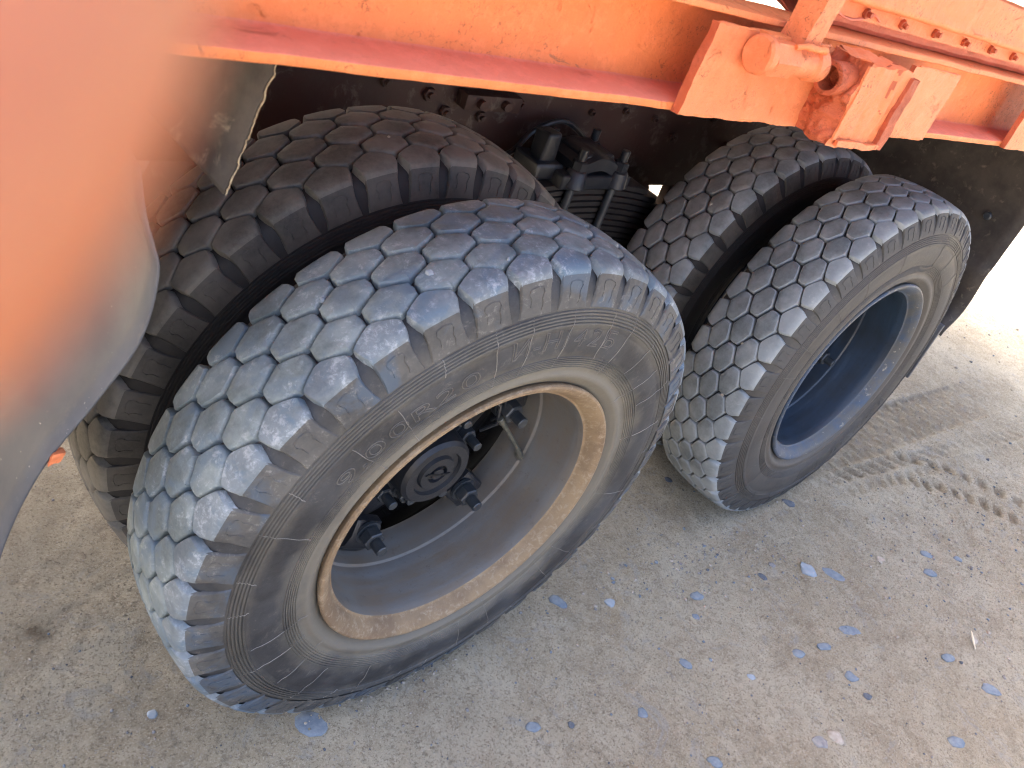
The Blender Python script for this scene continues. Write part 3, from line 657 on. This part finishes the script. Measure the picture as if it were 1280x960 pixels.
def hub(parent, yo, full=True):
    """spider hub inside the ring rims"""
    bm = bmesh.new(); n = 100; prof_ = []
    def rad(a): 
        k = max(0, math.cos(2.5*(a))) ; return .145+.052*abs(math.cos(2.5*a))**2.2
    rings = []
    for y, s in ((yo+.07, .9), (yo+.05, 1.0), (yo+.022, .985), (yo+.018, .95)):
        rings.append([bm.verts.new((rad(2*math.pi*i/n+ph0)*s*math.cos(2*math.pi*i/n), y, rad(2*math.pi*i/n+ph0)*s*math.sin(2*math.pi*i/n))) for i in range(n)])
    for A, B in zip(rings, rings[1:]):
        for i in range(n): bm.faces.new((A[i], A[(i+1) % n], B[(i+1) % n], B[i]))
    A = rings[-1]; inner = [bm.verts.new((.118*math.cos(2*math.pi*i/n), yo+.012, .118*math.sin(2*math.pi*i/n))) for i in range(n)]
    for i in range(n): bm.faces.new((A[i], A[(i+1) % n], inner[(i+1) % n], inner[i]))
    bm.faces.new(inner)
    jitter(bm, .001, 20); fin(bm, 'hub_spider', M_BLACK, parent)
    bm = bmesh.new(); lathe(bm, [(yo+.30, .20), (yo+.085, .205), (yo+.072, .195), (yo+.070, .12), (yo+.070, .01)], 60); fin(bm, 'brake_drum', M_RUST, parent)
    # axle flange and hub cap with its embossed ring
    bm = bmesh.new(); lathe(bm, [(yo+.03, .121), (yo+.002, .121), (yo-.002, .117), (yo-.003, .086), (yo-.008, .0765), (yo-.062, .0715), (yo-.0690, .065), (yo-.0690, .050), (yo-.0620, .0475), (yo-.0615, .038), (yo-.0685, .035), (yo-.0690, .020), (yo-.061, .0185), (yo-.0605, .013), (yo-.0695, .012), (yo-.0705, .002)], 64); fin(bm, 'hub_cap', M_BLACK, parent, ang=30)
    bm = bmesh.new()
    for a in (R_(60), R_(240)): box(bm, (-.008, -.0705+yo, -.004), (.008, -.060+yo, .004), .001, rot=Matrix.Rotation(a, 3, 'Y'), piv=(0, yo, 0)); 
    for v in bm.verts: v.co.z += 0
    for v in bm.verts: v.co.x += (.042*math.cos(R_(60)) if v.co.x*1 >= 0 else -.042*math.cos(R_(60)))
    fin(bm, 'cap_lug', M_BLACK, parent)
    for k in range(10):
        a = R_(36*k+18-5); c_ = Vector((.097*math.cos(a), 0, .097*math.sin(a))); u = Vector((0, 1, 0))
        bm = bmesh.new(); L = -.014-yo*0
        cyl(bm, c_+u*(yo-.002), c_+u*(yo-.007), .0195, 16); cyl(bm, c_+u*(yo-.007), c_+u*(yo-.027), .0168, 6, bev=.002); cyl(bm, c_+u*(yo-.027), c_+u*(yo-.040-.014*(k % 2 == 0)), .0095, 12, bev=.0014); fin(bm, 'wheel_nut', M_NUT, parent)
    for k in range(5):
        a = clamp_ph+R_(72*k); rot = Matrix.Rotation(-a, 3, 'Y'); bm = bmesh.new()
        # wedge clamp bridging the spider arm and the rim, with stud and nut
        poly = [(.160, yo-.002), (.160, yo-.020), (.190, yo-.030), (.218, yo-.030), (.243, yo-.012), (.2445, yo+.012), (.225, yo+.022), (.205, yo-.002)]
        rg = []
        for s in (-.033, -.028, .028, .033):
            sh = .0025 if abs(s) > .03 else 0; rg.append([bm.verts.new((r-(sh if r > .2 else -sh), y+sh*(1 if y < yo-.01 else -.3), s)) for r, y in poly])
        for A, B in zip(rg, rg[1:]):
            for j in range(len(poly)): bm.faces.new((A[j], A[(j+1) % len(poly)], B[(j+1) % len(poly)], B[j]))
        bm.faces.new(rg[0][::-1]); bm.faces.new(rg[-1])
        for v in bm.verts: v.co = rot @ v.co
        jitter(bm, .001, 30); fin(bm, 'rim_clamp', M_BLACK, parent)
        c_ = rot @ Vector((.180, 0, 0)); u = Vector((0, 1, 0)); bm = bmesh.new()
        cyl(bm, c_+u*(yo-.024), c_+u*(yo-.030), .0255, 18); cyl(bm, c_+u*(yo-.030), c_+u*(yo-.054), .0215, 6, bev=.0025); cyl(bm, c_+u*(yo-.054), c_+u*(yo-.080), .0115, 14, bev=.002); fin(bm, 'clamp_nut', M_NUT, parent)

def wheel(cx, cy, toe, camb, yo, label, mats, has_hub, ph):
    Rm = Matrix.Rotation(toe, 4, 'Z') @ Matrix.Rotation(camb, 4, 'X')
    W = empty('wheel', TR); W.matrix_local = Matrix.Translation((cx, cy, .505)) @ Rm @ Matrix.Translation((0, yo, 0)); W['label'] = label
    car = me_car.copy(); car.materials.clear(); o = link('tyre', car, mats['wall'], W)
    W['_ph'] = ph
    return W, W.matrix_local.copy()
WH = []
specs = [(0, 0, .0336, .0128, 0, 'front outer wheel with rusty ring rim, dusty lettered tyre and scuffed bluish tread', dict(wall=M_WALL_F, t=M_TREAD_F, s=M_SHO_F, si=M_TREAD_F, e=M_RIM_F, i=M_RIM_IN, sd=M_SIDE_F), True, R_(90-114.2+180)),
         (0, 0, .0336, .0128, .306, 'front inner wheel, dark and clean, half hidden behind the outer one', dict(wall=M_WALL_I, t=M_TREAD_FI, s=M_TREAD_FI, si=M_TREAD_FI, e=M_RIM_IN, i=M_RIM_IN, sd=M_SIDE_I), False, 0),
         (1.3294, .0677, .0245, -.0365, 0, 'rear outer wheel with dark blue ring rim and small sharp hexagon tread', dict(wall=M_WALL_R, t=M_TREAD_R, s=M_SHO_R, si=M_TREAD_R, e=M_RIM_RE, i=M_RIM_R, sd=M_SIDE_R, edge=M_EDGE_R), True, 0),
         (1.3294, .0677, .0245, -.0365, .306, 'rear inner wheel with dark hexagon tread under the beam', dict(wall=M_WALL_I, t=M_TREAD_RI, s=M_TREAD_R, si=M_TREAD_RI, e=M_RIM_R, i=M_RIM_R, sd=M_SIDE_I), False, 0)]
clamp_ph = R_(-118); ph0 = 0
for sp in specs:
    cx, cy, toe, camb, yo, lab, mats, hh, ph = sp
    W, mw = wheel(cx, cy, toe, camb, yo, lab, mats, hh, ph)
    rim(mats['e'], mats['i'], W)
    if hh:
        clamp_ph = R_(-116) if cx == 0 else R_(-95); ph0 = -clamp_ph+0
        hub(W, .072 if cx == 0 else .085)
        if cx == 0:
            bm = bmesh.new(); tube(bm, [(.240, .035, -.055), (.231, .022, -.048), (.222, .017, -.036), (.205, .018, -.012), (.178, .022, .022), (.150, .026, .056), (.146, .0265, .061)], [.008, .0075, .0062, .0052, .005, .005, .0062], 12); cyl(bm, (.146, .0265, .061), (.134, .028, .075), .0068, 12, bev=.001); fin(bm, 'valve_stem', M_VALVE, W)
            bm = bmesh.new(); tube(bm, [(.10, .06, .13), (.13, .035, .10), (.135, .03, .06), (.12, .05, .03)], .004, 8); tube(bm, [(.09, .06, .14), (.135, .035, .12), (.15, .035, .08), (.14, .05, .05)], .003, 8); fin(bm, 'brake_hose', M_BLACK, W)
        else:
            bm = bmesh.new(); tube(bm, [(.035, .11, -.22), (.03, .085, -.15), (.02, .05, -.06), (.03, .025, -.04)], [.008, .006, .0055, .0055], 10); cyl(bm, (.03, .025, -.04), (.033, .012, -.035), .008, 12, bev=.001); fin(bm, 'valve_stem', M_VALVE, W)
    WH.append((W, mw, sp))

# moulded radial lines and lettering on the outer side walls
def wall_y(r):
    for (y0, r0), (y1, r1) in zip(half, half[1:]):
        if min(r0, r1) <= r <= max(r0, r1) and r < .44: return y0+(y1-y0)*((r-r0)/(r1-r0) if r1 != r0 else 0)
    return .118
def wp(a, r, lift): return Vector((r*math.cos(a), -(wall_y(r)+lift), r*math.sin(a)))
def radial_lines(W, angs, mat):
    for a in angs:
        bm = bmesh.new(); r0, r1 = random.choice([(.433, .325), (.433, .405), (.433, .35), (.405, .305)]); n = 12; d = random.uniform(-.03, .03)
        tube(bm, [wp(a+d*(k/n)**2+.0012*math.sin(k*1.3+a), r0+(r1-r0)*k/n, .0004) for k in range(n+1)], .0006, 4); fin(bm, 'mould_line', mat, W)
radial_lines(WH[0][0], [R_(a+random.uniform(-2, 2)) for a in range(8, 360, 11)], M_FLASH)
radial_lines(WH[2][0], [R_(a+random.uniform(-2, 2)) for a in range(5, 360, 15)], M_LET)
def lettering(W, ch, a_c, r_c, h, sx=1.0):
    cu = bpy.data.curves.new('t', 'FONT'); cu.body = ch; cu.size = h/.7; cu.align_x = 'CENTER'; cu.extrude = 0; cu.resolution_u = 4
    to = bpy.data.objects.new('t', cu); COL.objects.link(to); dg = bpy.context.evaluated_depsgraph_get(); me = bpy.data.meshes.new_from_object(to.evaluated_get(dg)); bpy.data.objects.remove(to)
    bm = bmesh.new(); bm.from_mesh(me); bmesh.ops.remove_doubles(bm, verts=bm.verts, dist=1e-6)
    bnd = [e for e in bm.edges if len(e.link_faces) == 1]; bm2 = bmesh.new()
    def mp(c_): return wp(a_c-c_.x*sx/r_c, r_c-h/2+c_.y, .0004)
    for e in bnd: tube(bm2, [mp(e.verts[0].co), mp((e.verts[0].co+e.verts[1].co)/2), mp(e.verts[1].co)], .0008, 4)
    fs = bmesh.ops.triangulate(bm, faces=bm.faces)['faces']; 
    vm = {v: bm2.verts.new(mp(v.co)) for v in bm.verts}
    for f_ in bm.faces:
        try: bm2.faces.new([vm[v] for v in f_.verts])
        except ValueError: pass
    bm.free(); o = fin(bm2, 'letter', M_LET, W); o.data.materials.append(M_FILL)
    for p in o.data.polygons: p.material_index = 1 if len(p.vertices) == 3 else 0
    return o
for ch, a in zip('9.00R20', (144.5, 140.6, 136.6, 130.4, 124.4, 118.6, 112.4)): lettering(WH[0][0], ch, R_(a-.2), .372, .027, 1.75)
for ch, a in zip('И-Н142Б', (99.5, 95.2, 91, 86.6, 82.2, 76.8, 71.0)): lettering(WH[0][0], ch, R_(a), .387, .029, 1.25)
for ch, a in zip('9.00R20', (74.5, 70.6, 66.6, 60.4, 54.4, 48.6, 42.4)): lettering(WH[2][0], ch, R_(a-100), .372, .025, 1.5)

# ---- tread blocks: the ones that show become parts, the rest of each tyre is joined
bpy.context.view_layer.update()
dg = bpy.context.evaluated_depsgraph_get(); cpos = camo.matrix_world.translation
cands = []
from bpy_extras.object_utils import world_to_camera_view
for wi, (W, mw, sp) in enumerate(WH):
    W['_n'] = 0
    ph = [PITCH*.2, PITCH*.45, 0, PITCH*.3][wi]
    for ci, (yc, off, kind) in enumerate(COLS):
        yy = yc if kind == 'mid' else math.copysign(.085, yc)
        for k in range(NP_):
            th = ph+(k+off)*PITCH; p = mw @ cylpt(th, yy, tread_r(yy)+.002); nrm = (mw.to_3x3() @ Vector((math.sin(th), 0 if kind == 'mid' else math.copysign(.45, yc), math.cos(th)))).normalized()
            v = cpos-p; dist = v.length; f_ = nrm.dot(v)/dist
            uv = world_to_camera_view(S, camo, p); sc = -1
            if f_ > .02 and -.03 < uv.x < 1.03 and -.03 < uv.y < 1.03:
                hit, loc, *_ = S.ray_cast(dg, cpos, -v.normalized(), distance=dist-.012)
                if not hit: sc = f_/dist**2
            cands.append((sc, wi, ci, k, th))
vis = sorted([c_ for c_ in cands if c_[0] > 0], reverse=True)[:299]; vis_set = {c_[1:4] for c_ in vis}
print('visible tread blocks', len([c_ for c_ in cands if c_[0] > 0]))
for wi, (W, mw, sp) in enumerate(WH):
    mats = sp[6]; bs = block_set(mats['t'], mats['s'], mats['si'], mats['sd'], mats.get('edge')); rest = {}
    for sc, w_, ci, k, th in cands:
        if w_ != wi: continue
        me = bs[ci, random.randrange(4)]
        if (wi, ci, k) in vis_set:
            o = bpy.data.objects.new('tread_block', me); COL.objects.link(o); o.parent = W; o.rotation_euler = (0, th, 0)
        else: rest.setdefault(tuple(m.name for m in me.materials), []).append((me, th))
    bmr = bmesh.new(); names = sorted({n_ for k_ in rest for n_ in k_})
    for nm in rest:
        for me, th in rest[nm]:
            n0 = len(bmr.verts); f0 = len(bmr.faces); bmr.from_mesh(me); bmr.verts.ensure_lookup_table(); bmr.faces.ensure_lookup_table()
            rm = Matrix.Rotation(th, 3, 'Y')
            for v in bmr.verts[n0:]: v.co = rm @ v.co
            for f_ in bmr.faces[f0:]: f_.material_index = names.index(nm[f_.material_index])
    me = bpy.data.meshes.new('tread'); bmr.to_mesh(me); bmr.free(); me.shade_smooth(); me.set_sharp_from_angle(angle=R_(40))
    o = link('tread', me, None, W); o['kind'] = 'stuff'
    for nm in names: me.materials.append(bpy.data.materials[nm])
    for kk in ('_n', '_ph'):
        if kk in W: del W[kk]

# stones caught in the tread
def stone_bm(sx, sy, sz, seed, sub=2, flat=.5):
    bm = bmesh.new(); bmesh.ops.create_icosphere(bm, subdivisions=sub, radius=1)
    for v in bm.verts:
        d = v.co.normalized(); k = 1+.38*noise.noise(d*1.1+Vector((seed*3.1, 0, 0)))+.16*noise.noise(d*2.6+Vector((0, seed, 0)))
        v.co = Vector((d.x*k*sx, d.y*k*sy, max(-.6, min(flat, d.z*k))*sz))
    return bm
for wi, th, y, r in ((0, 90-112.2, -.034, .0065), (0, 90-127, .02, .004), (2, 90-165, -.02, .004), (2, 90-180, -.045, .0045), (2, 90-192, -.01, .004), (1, 90-98, -.03, .004), (3, 90-139, -.03, .005), (0, 90-100, -.06, .003)):
    bm = stone_bm(r, r, r*1.2, wi+th, 1, .9); o = fin(bm, 'lodged_stone', M_ST_TAN if wi else M_ST_PALE, WH[wi][0]); t_ = R_(th); o.location = cylpt(t_, y, RT-.003)

# ------------------------------------------------------------------ mudguards
def guard(name, edge, depth, mat, th=.004, wob=.006, skew=(0, 0), parent=TR, seed=0):
    pts = catmull(edge); nv = 16
    bm = bmesh.new(); g = []
    for i, p in enumerate(pts):
        row = []
        for j in range(nv+1):
            t_ = j/nv; q = Vector((p.x+skew[0]*t_, p.y+depth*t_, p.z+skew[1]*t_))
            q += Vector((1, 0, .3))*wob*noise.noise(Vector((seed, t_*3, p.z*5)))
            row.append(bm.verts.new(q))
        g.append(row)
    for i in range(len(g)-1):
        for j in range(nv): bm.faces.new((g[i][j], g[i+1][j], g[i+1][j+1], g[i][j+1]))
    o = fin(bm, name, mat, parent, ang=180); m = o.modifiers.new('thickness', 'SOLIDIFY'); m.thickness = th; m.offset = 0
    return o
# front guard: a smooth plastic sheet whose outer edge follows the wheel, and a torn rubber flap over it
guard('front_mudguard', [(-.534, 0, 1.09), (-.526, 0, 1.036), (-.518, 0, 1.0), (-.514, 0, .962), (-.530, 0, .875), (-.568, 0, .80), (-.618, 0, .715), (-.668, 0, .592), (-.69, 0, .50)], .46, M_PLAS, wob=.01, skew=(-.02, .02), seed=3)
def torn_flap():
    bm = bmesh.new(); n = 26; m_ = 14; g = []
    top0 = Vector((-.408, -.002, 1.235)); tip = Vector((-.449, 0, 1.060))
    for i in range(n+1):
        t_ = i/n; e = top0.lerp(tip, t_); e.x += .0035*noise.noise(Vector((t_*14, 0, 0))); row = []
        wd = .45
        for j in range(m_+1):
            s = j/m_; row.append(bm.verts.new((e.x-.14*s*t_, e.y+wd*s, e.z+.12*s*t_+.006*noise.noise(Vector((t_*3, s*3, 1))))))
        g.append(row)
    for i in range(n):
        for j in range(m_): bm.faces.new((g[i][j], g[i+1][j], g[i+1][j+1], g[i][j+1]))
    o = fin(bm, 'torn_flap', M_RUBFLAP, TR, ang=180); md = o.modifiers.new('thickness', 'SOLIDIFY'); md.thickness = .005; md.offset = 0; o['label'] = 'torn dark rubber flap with frayed pale edge'
    bm = bmesh.new(); P = [g_ for g_ in []]
    pts = [top0.lerp(tip, i/60) + Vector((.0035*noise.noise(Vector((i/60*14, 0, 0)))+.001, -.002, 0))+noise.noise_vector(Vector((i*.9, 5, 1)))*.0012 for i in range(61)]
    tube(bm, pts, [.0006+.0005*random.random() for _ in pts], 5)
    fin(bm, 'frayed_edge', M_TORN, o)
torn_flap()
bm = subdiv_box((-.617, -.004, .716), (-.605, .006, .732), .003); 
for v in bm.verts: v.co.x += (v.co.z-.72)*.4; v.co += noise.noise_vector(v.co*120)*.003
fin(bm, 'paint_chip', M_ORP, TR)
# rear guard: hanging rubber sheet with a stiff lower strip
guard('rear_mudguard', [(1.93, -.005, 1.24), (1.962, 0, 1.02), (1.972, 0, .93), (1.976, 0, .80), (1.965, 0, .74), (1.985, 0, .66), (1.990, 0, .60), (1.955, 0, .545), (1.95, 0, .525)], .62, M_RUBFLAP, wob=.02, seed=8)
bm = bmesh.new(); box(bm, (1.93, .004, .352), (1.942, .60, .565), .002, rot=Matrix.Rotation(R_(-3), 3, 'Y')); fin(bm, 'mudguard_strip', M_PLAS, TR)
for y, z in ((.10, .90),):
    bm = bmesh.new(); cyl(bm, (1.972, y, z), (1.958, y, z), .012, 14, bev=.003); fin(bm, 'rivet', M_NUT, TR)

# ------------------------------------------------------------------ loose stones
def put_stone(x, y, sx, sy, sz, rot, mat, label, seed, sink=.35, group=None):
    bm = stone_bm(sx, sy, sz, seed); o = fin(bm, 'pebble', mat, None, ang=60)
    o.location = (x, y, float(height(x, y))+sz*(.5-sink)*.6); o.rotation_euler = (0, 0, rot); tag(o, label, 'stone', group or 'pebbles pressed into the dirt beside the truck'); return o
BL, PA, GR, TA, DK = M_ST_BLUE, M_ST_PALE, M_ST_GREY, M_ST_TAN, M_ST_DARK
STN = [
 (1.262, -.279, .020, .018, PA, 'pale round pebble, the brightest one, in front of the rear wheel'),
 (1.335, -.323, .026, .014, BL, 'long pale blue pebble just right of the bright round one'),
 (.462, -.066, .020, .011, BL, 'blue pebble nearest the lower edge of the front wheel'),
 (.592, -.122, .012, .010, PA, 'small oval pale pebble between the two outer wheels'),
 (.846, -.201, .015, .010, BL, 'blue-grey pebble at the lower rim of the gravel scatter'),
 (.985, -.450, .016, .010, BL, 'pointed blue pebble, left of a pair in the open dirt'),
 (1.071, -.469, .018, .009, BL, 'flat blue pebble, right of a pair in the open dirt'),
 (1.199, -.469, .026, .012, BL, 'wide flat blue chip above the pair of blue pebbles'),
 (1.067, -.563, .014, .012, BL, 'blue pebble below the flat pair in open dirt'),
 (.655, -.333, .013, .010, BL, 'dark blue pointed pebble alone in the smooth dirt'),
 (.457, -.382, .010, .010, BL, 'round blue pebble below the lone pointed one'),
 (.206, -.295, .013, .009, BL, 'oval blue pebble near the bottom edge below the front wheel'),
 (.531, -.543, .014, .009, BL, 'bright blue pebble at the bottom edge of the picture'),
 (1.758, -.407, .017, .012, BL, 'blue pebble just under the churned patch of dirt'),
 (1.687, -.460, .018, .011, BL, 'elongated blue pebble below the churned patch, right of the grey ones'),
 (1.095, -.233, .011, .009, DK, 'dark grey pebble left of the bright round one'),
 (1.162, -.217, .009, .008, GR, 'grey pebble above and left of the bright round one'),
 (.865, -.647, .014, .017, TA, 'dull beige stone half buried near the bottom right'),
 (.814, -.635, .016, .011, GR, 'dull grey stone beside the beige half-buried one'),
 (1.441, -.069, .016, .011, DK, 'dark slate pebble right beside the rear wheel contact'),
 (1.452, -.785, .022, .012, BL, 'blue-grey chip by the right edge near the corner'),
 (1.421, -.664, .018, .010, BL, 'blue chip in the dirt near the straw'),
 (1.175, -.814, .018, .012, BL, 'blue-grey pebble low in the right corner'),
 (-.440, .045, .007, .007, PA, 'small white pebble to the left of the front tyre'),
 (-.198, -.094, .026, .020, BL, 'flat pale blue patch-like stone at the foot of the front tyre'),  # a stain on the ground, made as a flattened pebble
 (1.097, .156, .010, .008, DK, 'small dark pebble between the wheels in shade'),
 (.789, -.247, .008, .007, BL, 'small blue pebble under the gravel scatter'),
 (.794, -.437, .009, .007, PA, 'small pale pebble left of the flat pair'),
 (1.057, -.620, .009, .007, DK, 'small dark pebble just below the lone blue one'),
 (.287, -.328, .006, .006, DK, 'tiny dark pebble right of the oval one near the bottom edge'),
 (1.557, -.353, .014, .010, TA, 'brownish clod between the bright pebble and churned dirt'),
 (1.86, -.47, .013, .009, BL, 'blue chip right of the two blue pebbles under the churned patch'),
 (1.574, -.670, .012, .009, TA, 'beige pebble next to the straw'),
]
for i, (x, y, sx, sy, m, lab) in enumerate(STN):
    put_stone(x, y, sx*1.3, sy*1.35, min(sx, sy)*(.75 if sx != .026 or m is not BL else .12), R_(-38+random.uniform(-25, 25)) + (0 if m is not TA else 1), m, lab, i+1, sink=.50)
# gravel nobody could count
bmi = bmesh.new(); bmesh.ops.create_icosphere(bmi, subdivisions=1, radius=1)
ICV = np.array([v.co[:] for v in bmi.verts]); ICF = np.array([[v.index for v in f.verts] for f in bmi.faces]); bmi.free()
GV, GF, GM = [], [], []
def scatter(n, fx, smin, smax, wts=(3, 3, 6, 4, .6)):
    P = np.array([fx() for _ in range(n)]); H = height(P[:, 0], P[:, 1]); wts = np.array(wts)/sum(wts)
    sz = smin+(smax-smin)*RNG.random(n)**3.5; a = RNG.random(n)*6.28; e = RNG.uniform(.55, 1, n); fl = RNG.uniform(.45, .8, n)
    k = 1+RNG.uniform(-.28, .28, (n, len(ICV), 1)); V = ICV[None]*k*sz[:, None, None]
    x = V[..., 0]; y = V[..., 1]*e[:, None]; ca = np.cos(a)[:, None]; sa = np.sin(a)[:, None]
    W_ = np.stack([P[:, :1]+x*ca-y*sa, P[:, 1:]+x*sa+y*ca, H[:, None]+V[..., 2]*fl[:, None]+sz[:, None]*.15], -1)
    base = sum(len(g) for g in GV); GV.append(W_.reshape(-1, 3)); GF.append((ICF[None]+(np.arange(n)*len(ICV))[:, None, None]).reshape(-1, 3)+base); GM.append(np.repeat(RNG.choice(5, n, p=wts), len(ICF)))
g_ = random.gauss
scatter(1000, lambda: (g_(1.0, .26), g_(-.13, .085)), .0010, .0065)
scatter(420, lambda: (g_(2.05, .35), g_(-.36, .12)), .0014, .006)
scatter(500, lambda: (g_(1.85, .35), g_(-.55, .16)), .0014, .007)
scatter(1500, lambda: (random.uniform(-.9, 2.8), random.uniform(-1.0, .3)), .0008, .0042)
scatter(350, lambda: (random.uniform(1.5, 4.2), random.uniform(-.6, .9)), .0015, .009)
scatter(250, lambda: (random.uniform(-.75, -.2), random.uniform(-.1, .8)), .001, .004)
scatter(14000, lambda: (random.uniform(-.75, 2.8), random.uniform(-1.0, .35)), .0008, .0034, (.25, .6, 6, 2, .6))
scatter(900, lambda: (g_(2.05, .4), g_(-.32, .16)), .0015, .0055, (.1, 1, 9, 1, .3))
for cx_, cy_ in ((0, 0), (1.33, .068)):                         # grit gathered where the tyres meet the ground
    scatter(420, lambda: (cx_+g_(0, .09), cy_-.075-abs(g_(0, .018))), .001, .0045, (.3, .6, 7, 2, 1))
gv = np.concatenate(GV); gf = np.concatenate(GF); me = bpy.data.meshes.new('gravel'); me.vertices.add(len(gv)); me.vertices.foreach_set('co', gv.ravel()); me.loops.add(gf.size); me.loops.foreach_set('vertex_index', gf.ravel())
me.polygons.add(len(gf)); me.polygons.foreach_set('loop_start', np.arange(0, gf.size, 3)); me.polygons.foreach_set('material_index', np.concatenate(GM)); me.update(calc_edges=True)
go = link('gravel', me, None); go['kind'] = 'stuff'; go['label'] = 'fine gravel and crumbs scattered over the packed dirt'; go['category'] = 'gravel'
for m in (BL, GR, M_DIRT, TA, DK): me.materials.append(m)
bm = bmesh.new(); z0 = float(height(1.56, -.663)); tube(bm, [(1.533, -.690, z0+.007), (1.56, -.668, z0+.009), (1.588, -.650, z0+.008)], [.0012, .0034, .001], 6)
tag(fin(bm, 'straw', M_STRAW), 'short pale straw lying on the dirt at the right', 'straw')

# ------------------------------------------------------------------ the hand whose fingertip covers the lens corner
def skin_mat():
    t = NT('skin'); c = t.mix(t.ramp(t.noise(120, 5, .6), .4, .65), (.385, .138, .066), (.35, .115, .052))
    m = t.done(c, .5, t.bump(t.noise(900, 3, .6), .2, .0004)); t.b.inputs['Subsurface Weight'].default_value = .35; t.b.inputs['Subsurface Radius'].default_value = (.008, .003, .0015); t.b.inputs['Subsurface Scale'].default_value = 1; return m
M_SKIN = skin_mat()
CX = lambda x, y, z: M.translation + rx*(x/1000) + rd*(y/1000) + rf*(z/1000)
V_ = []; E_ = []; Rr = []
def jn(p, r, par=None):
    V_.append(CX(*p)); Rr.append(r/1000)
    if par is not None: E_.append((par, len(V_)-1))
    return len(V_)-1
wrist = jn((-95, -150, -60), 24); fore = jn((-140, -260, -130), 32, wrist); palm = jn((-78, -118, -38), 26, wrist)
fingers = [((-46, -92, -8), (-24, -56, 20), (-15.2, -28, 28.5), (-16.0, -15, 28.5), (-20.0, -6, 28.3), (-26.0, 0.8, 28)),
           ((-66, -86, -10), (-56, -48, 22), (-60, -24, 40), (-63, -10, 42), (-64, -4, 41)),
           ((-88, -86, -14), (-84, -52, 20), (-88, -30, 38), (-90, -18, 40), (-91, -12, 39)),
           ((-108, -92, -22), (-110, -66, 8), (-114, -48, 24), (-116, -38, 27), (-117, -32, 26))]
for fi, ch in enumerate(fingers):
    p = palm
    for k, q in enumerate(ch): p = jn(q, [10, 8.2, 7.3, 7.3, 7.1, 6.6][k]*(1 if fi < 3 else .85), p)
p = jn((-60, -100, -50), 13, wrist)
for q, r in (((-30, -78, -56), 10.5), ((-12, -56, -50), 9), ((-6, -44, -44), 7.5)): p = jn(q, r, p)
me = bpy.data.meshes.new('hand'); me.from_pydata(V_, E_, []); me.update(); HO = link('hand', me, M_SKIN)
sm = HO.modifiers.new('skin', 'SKIN'); sm.use_smooth_shade = True
for i, sv in enumerate(me.skin_vertices[0].data): sv.radius = (Rr[i], Rr[i]); sv.use_root = (i == 0)
ss = HO.modifiers.new('smooth', 'SUBSURF'); ss.levels = 2; ss.render_levels = 2
tag(HO, 'blurred orange-pink fingertip of a hand covering the upper left corner', 'hand')
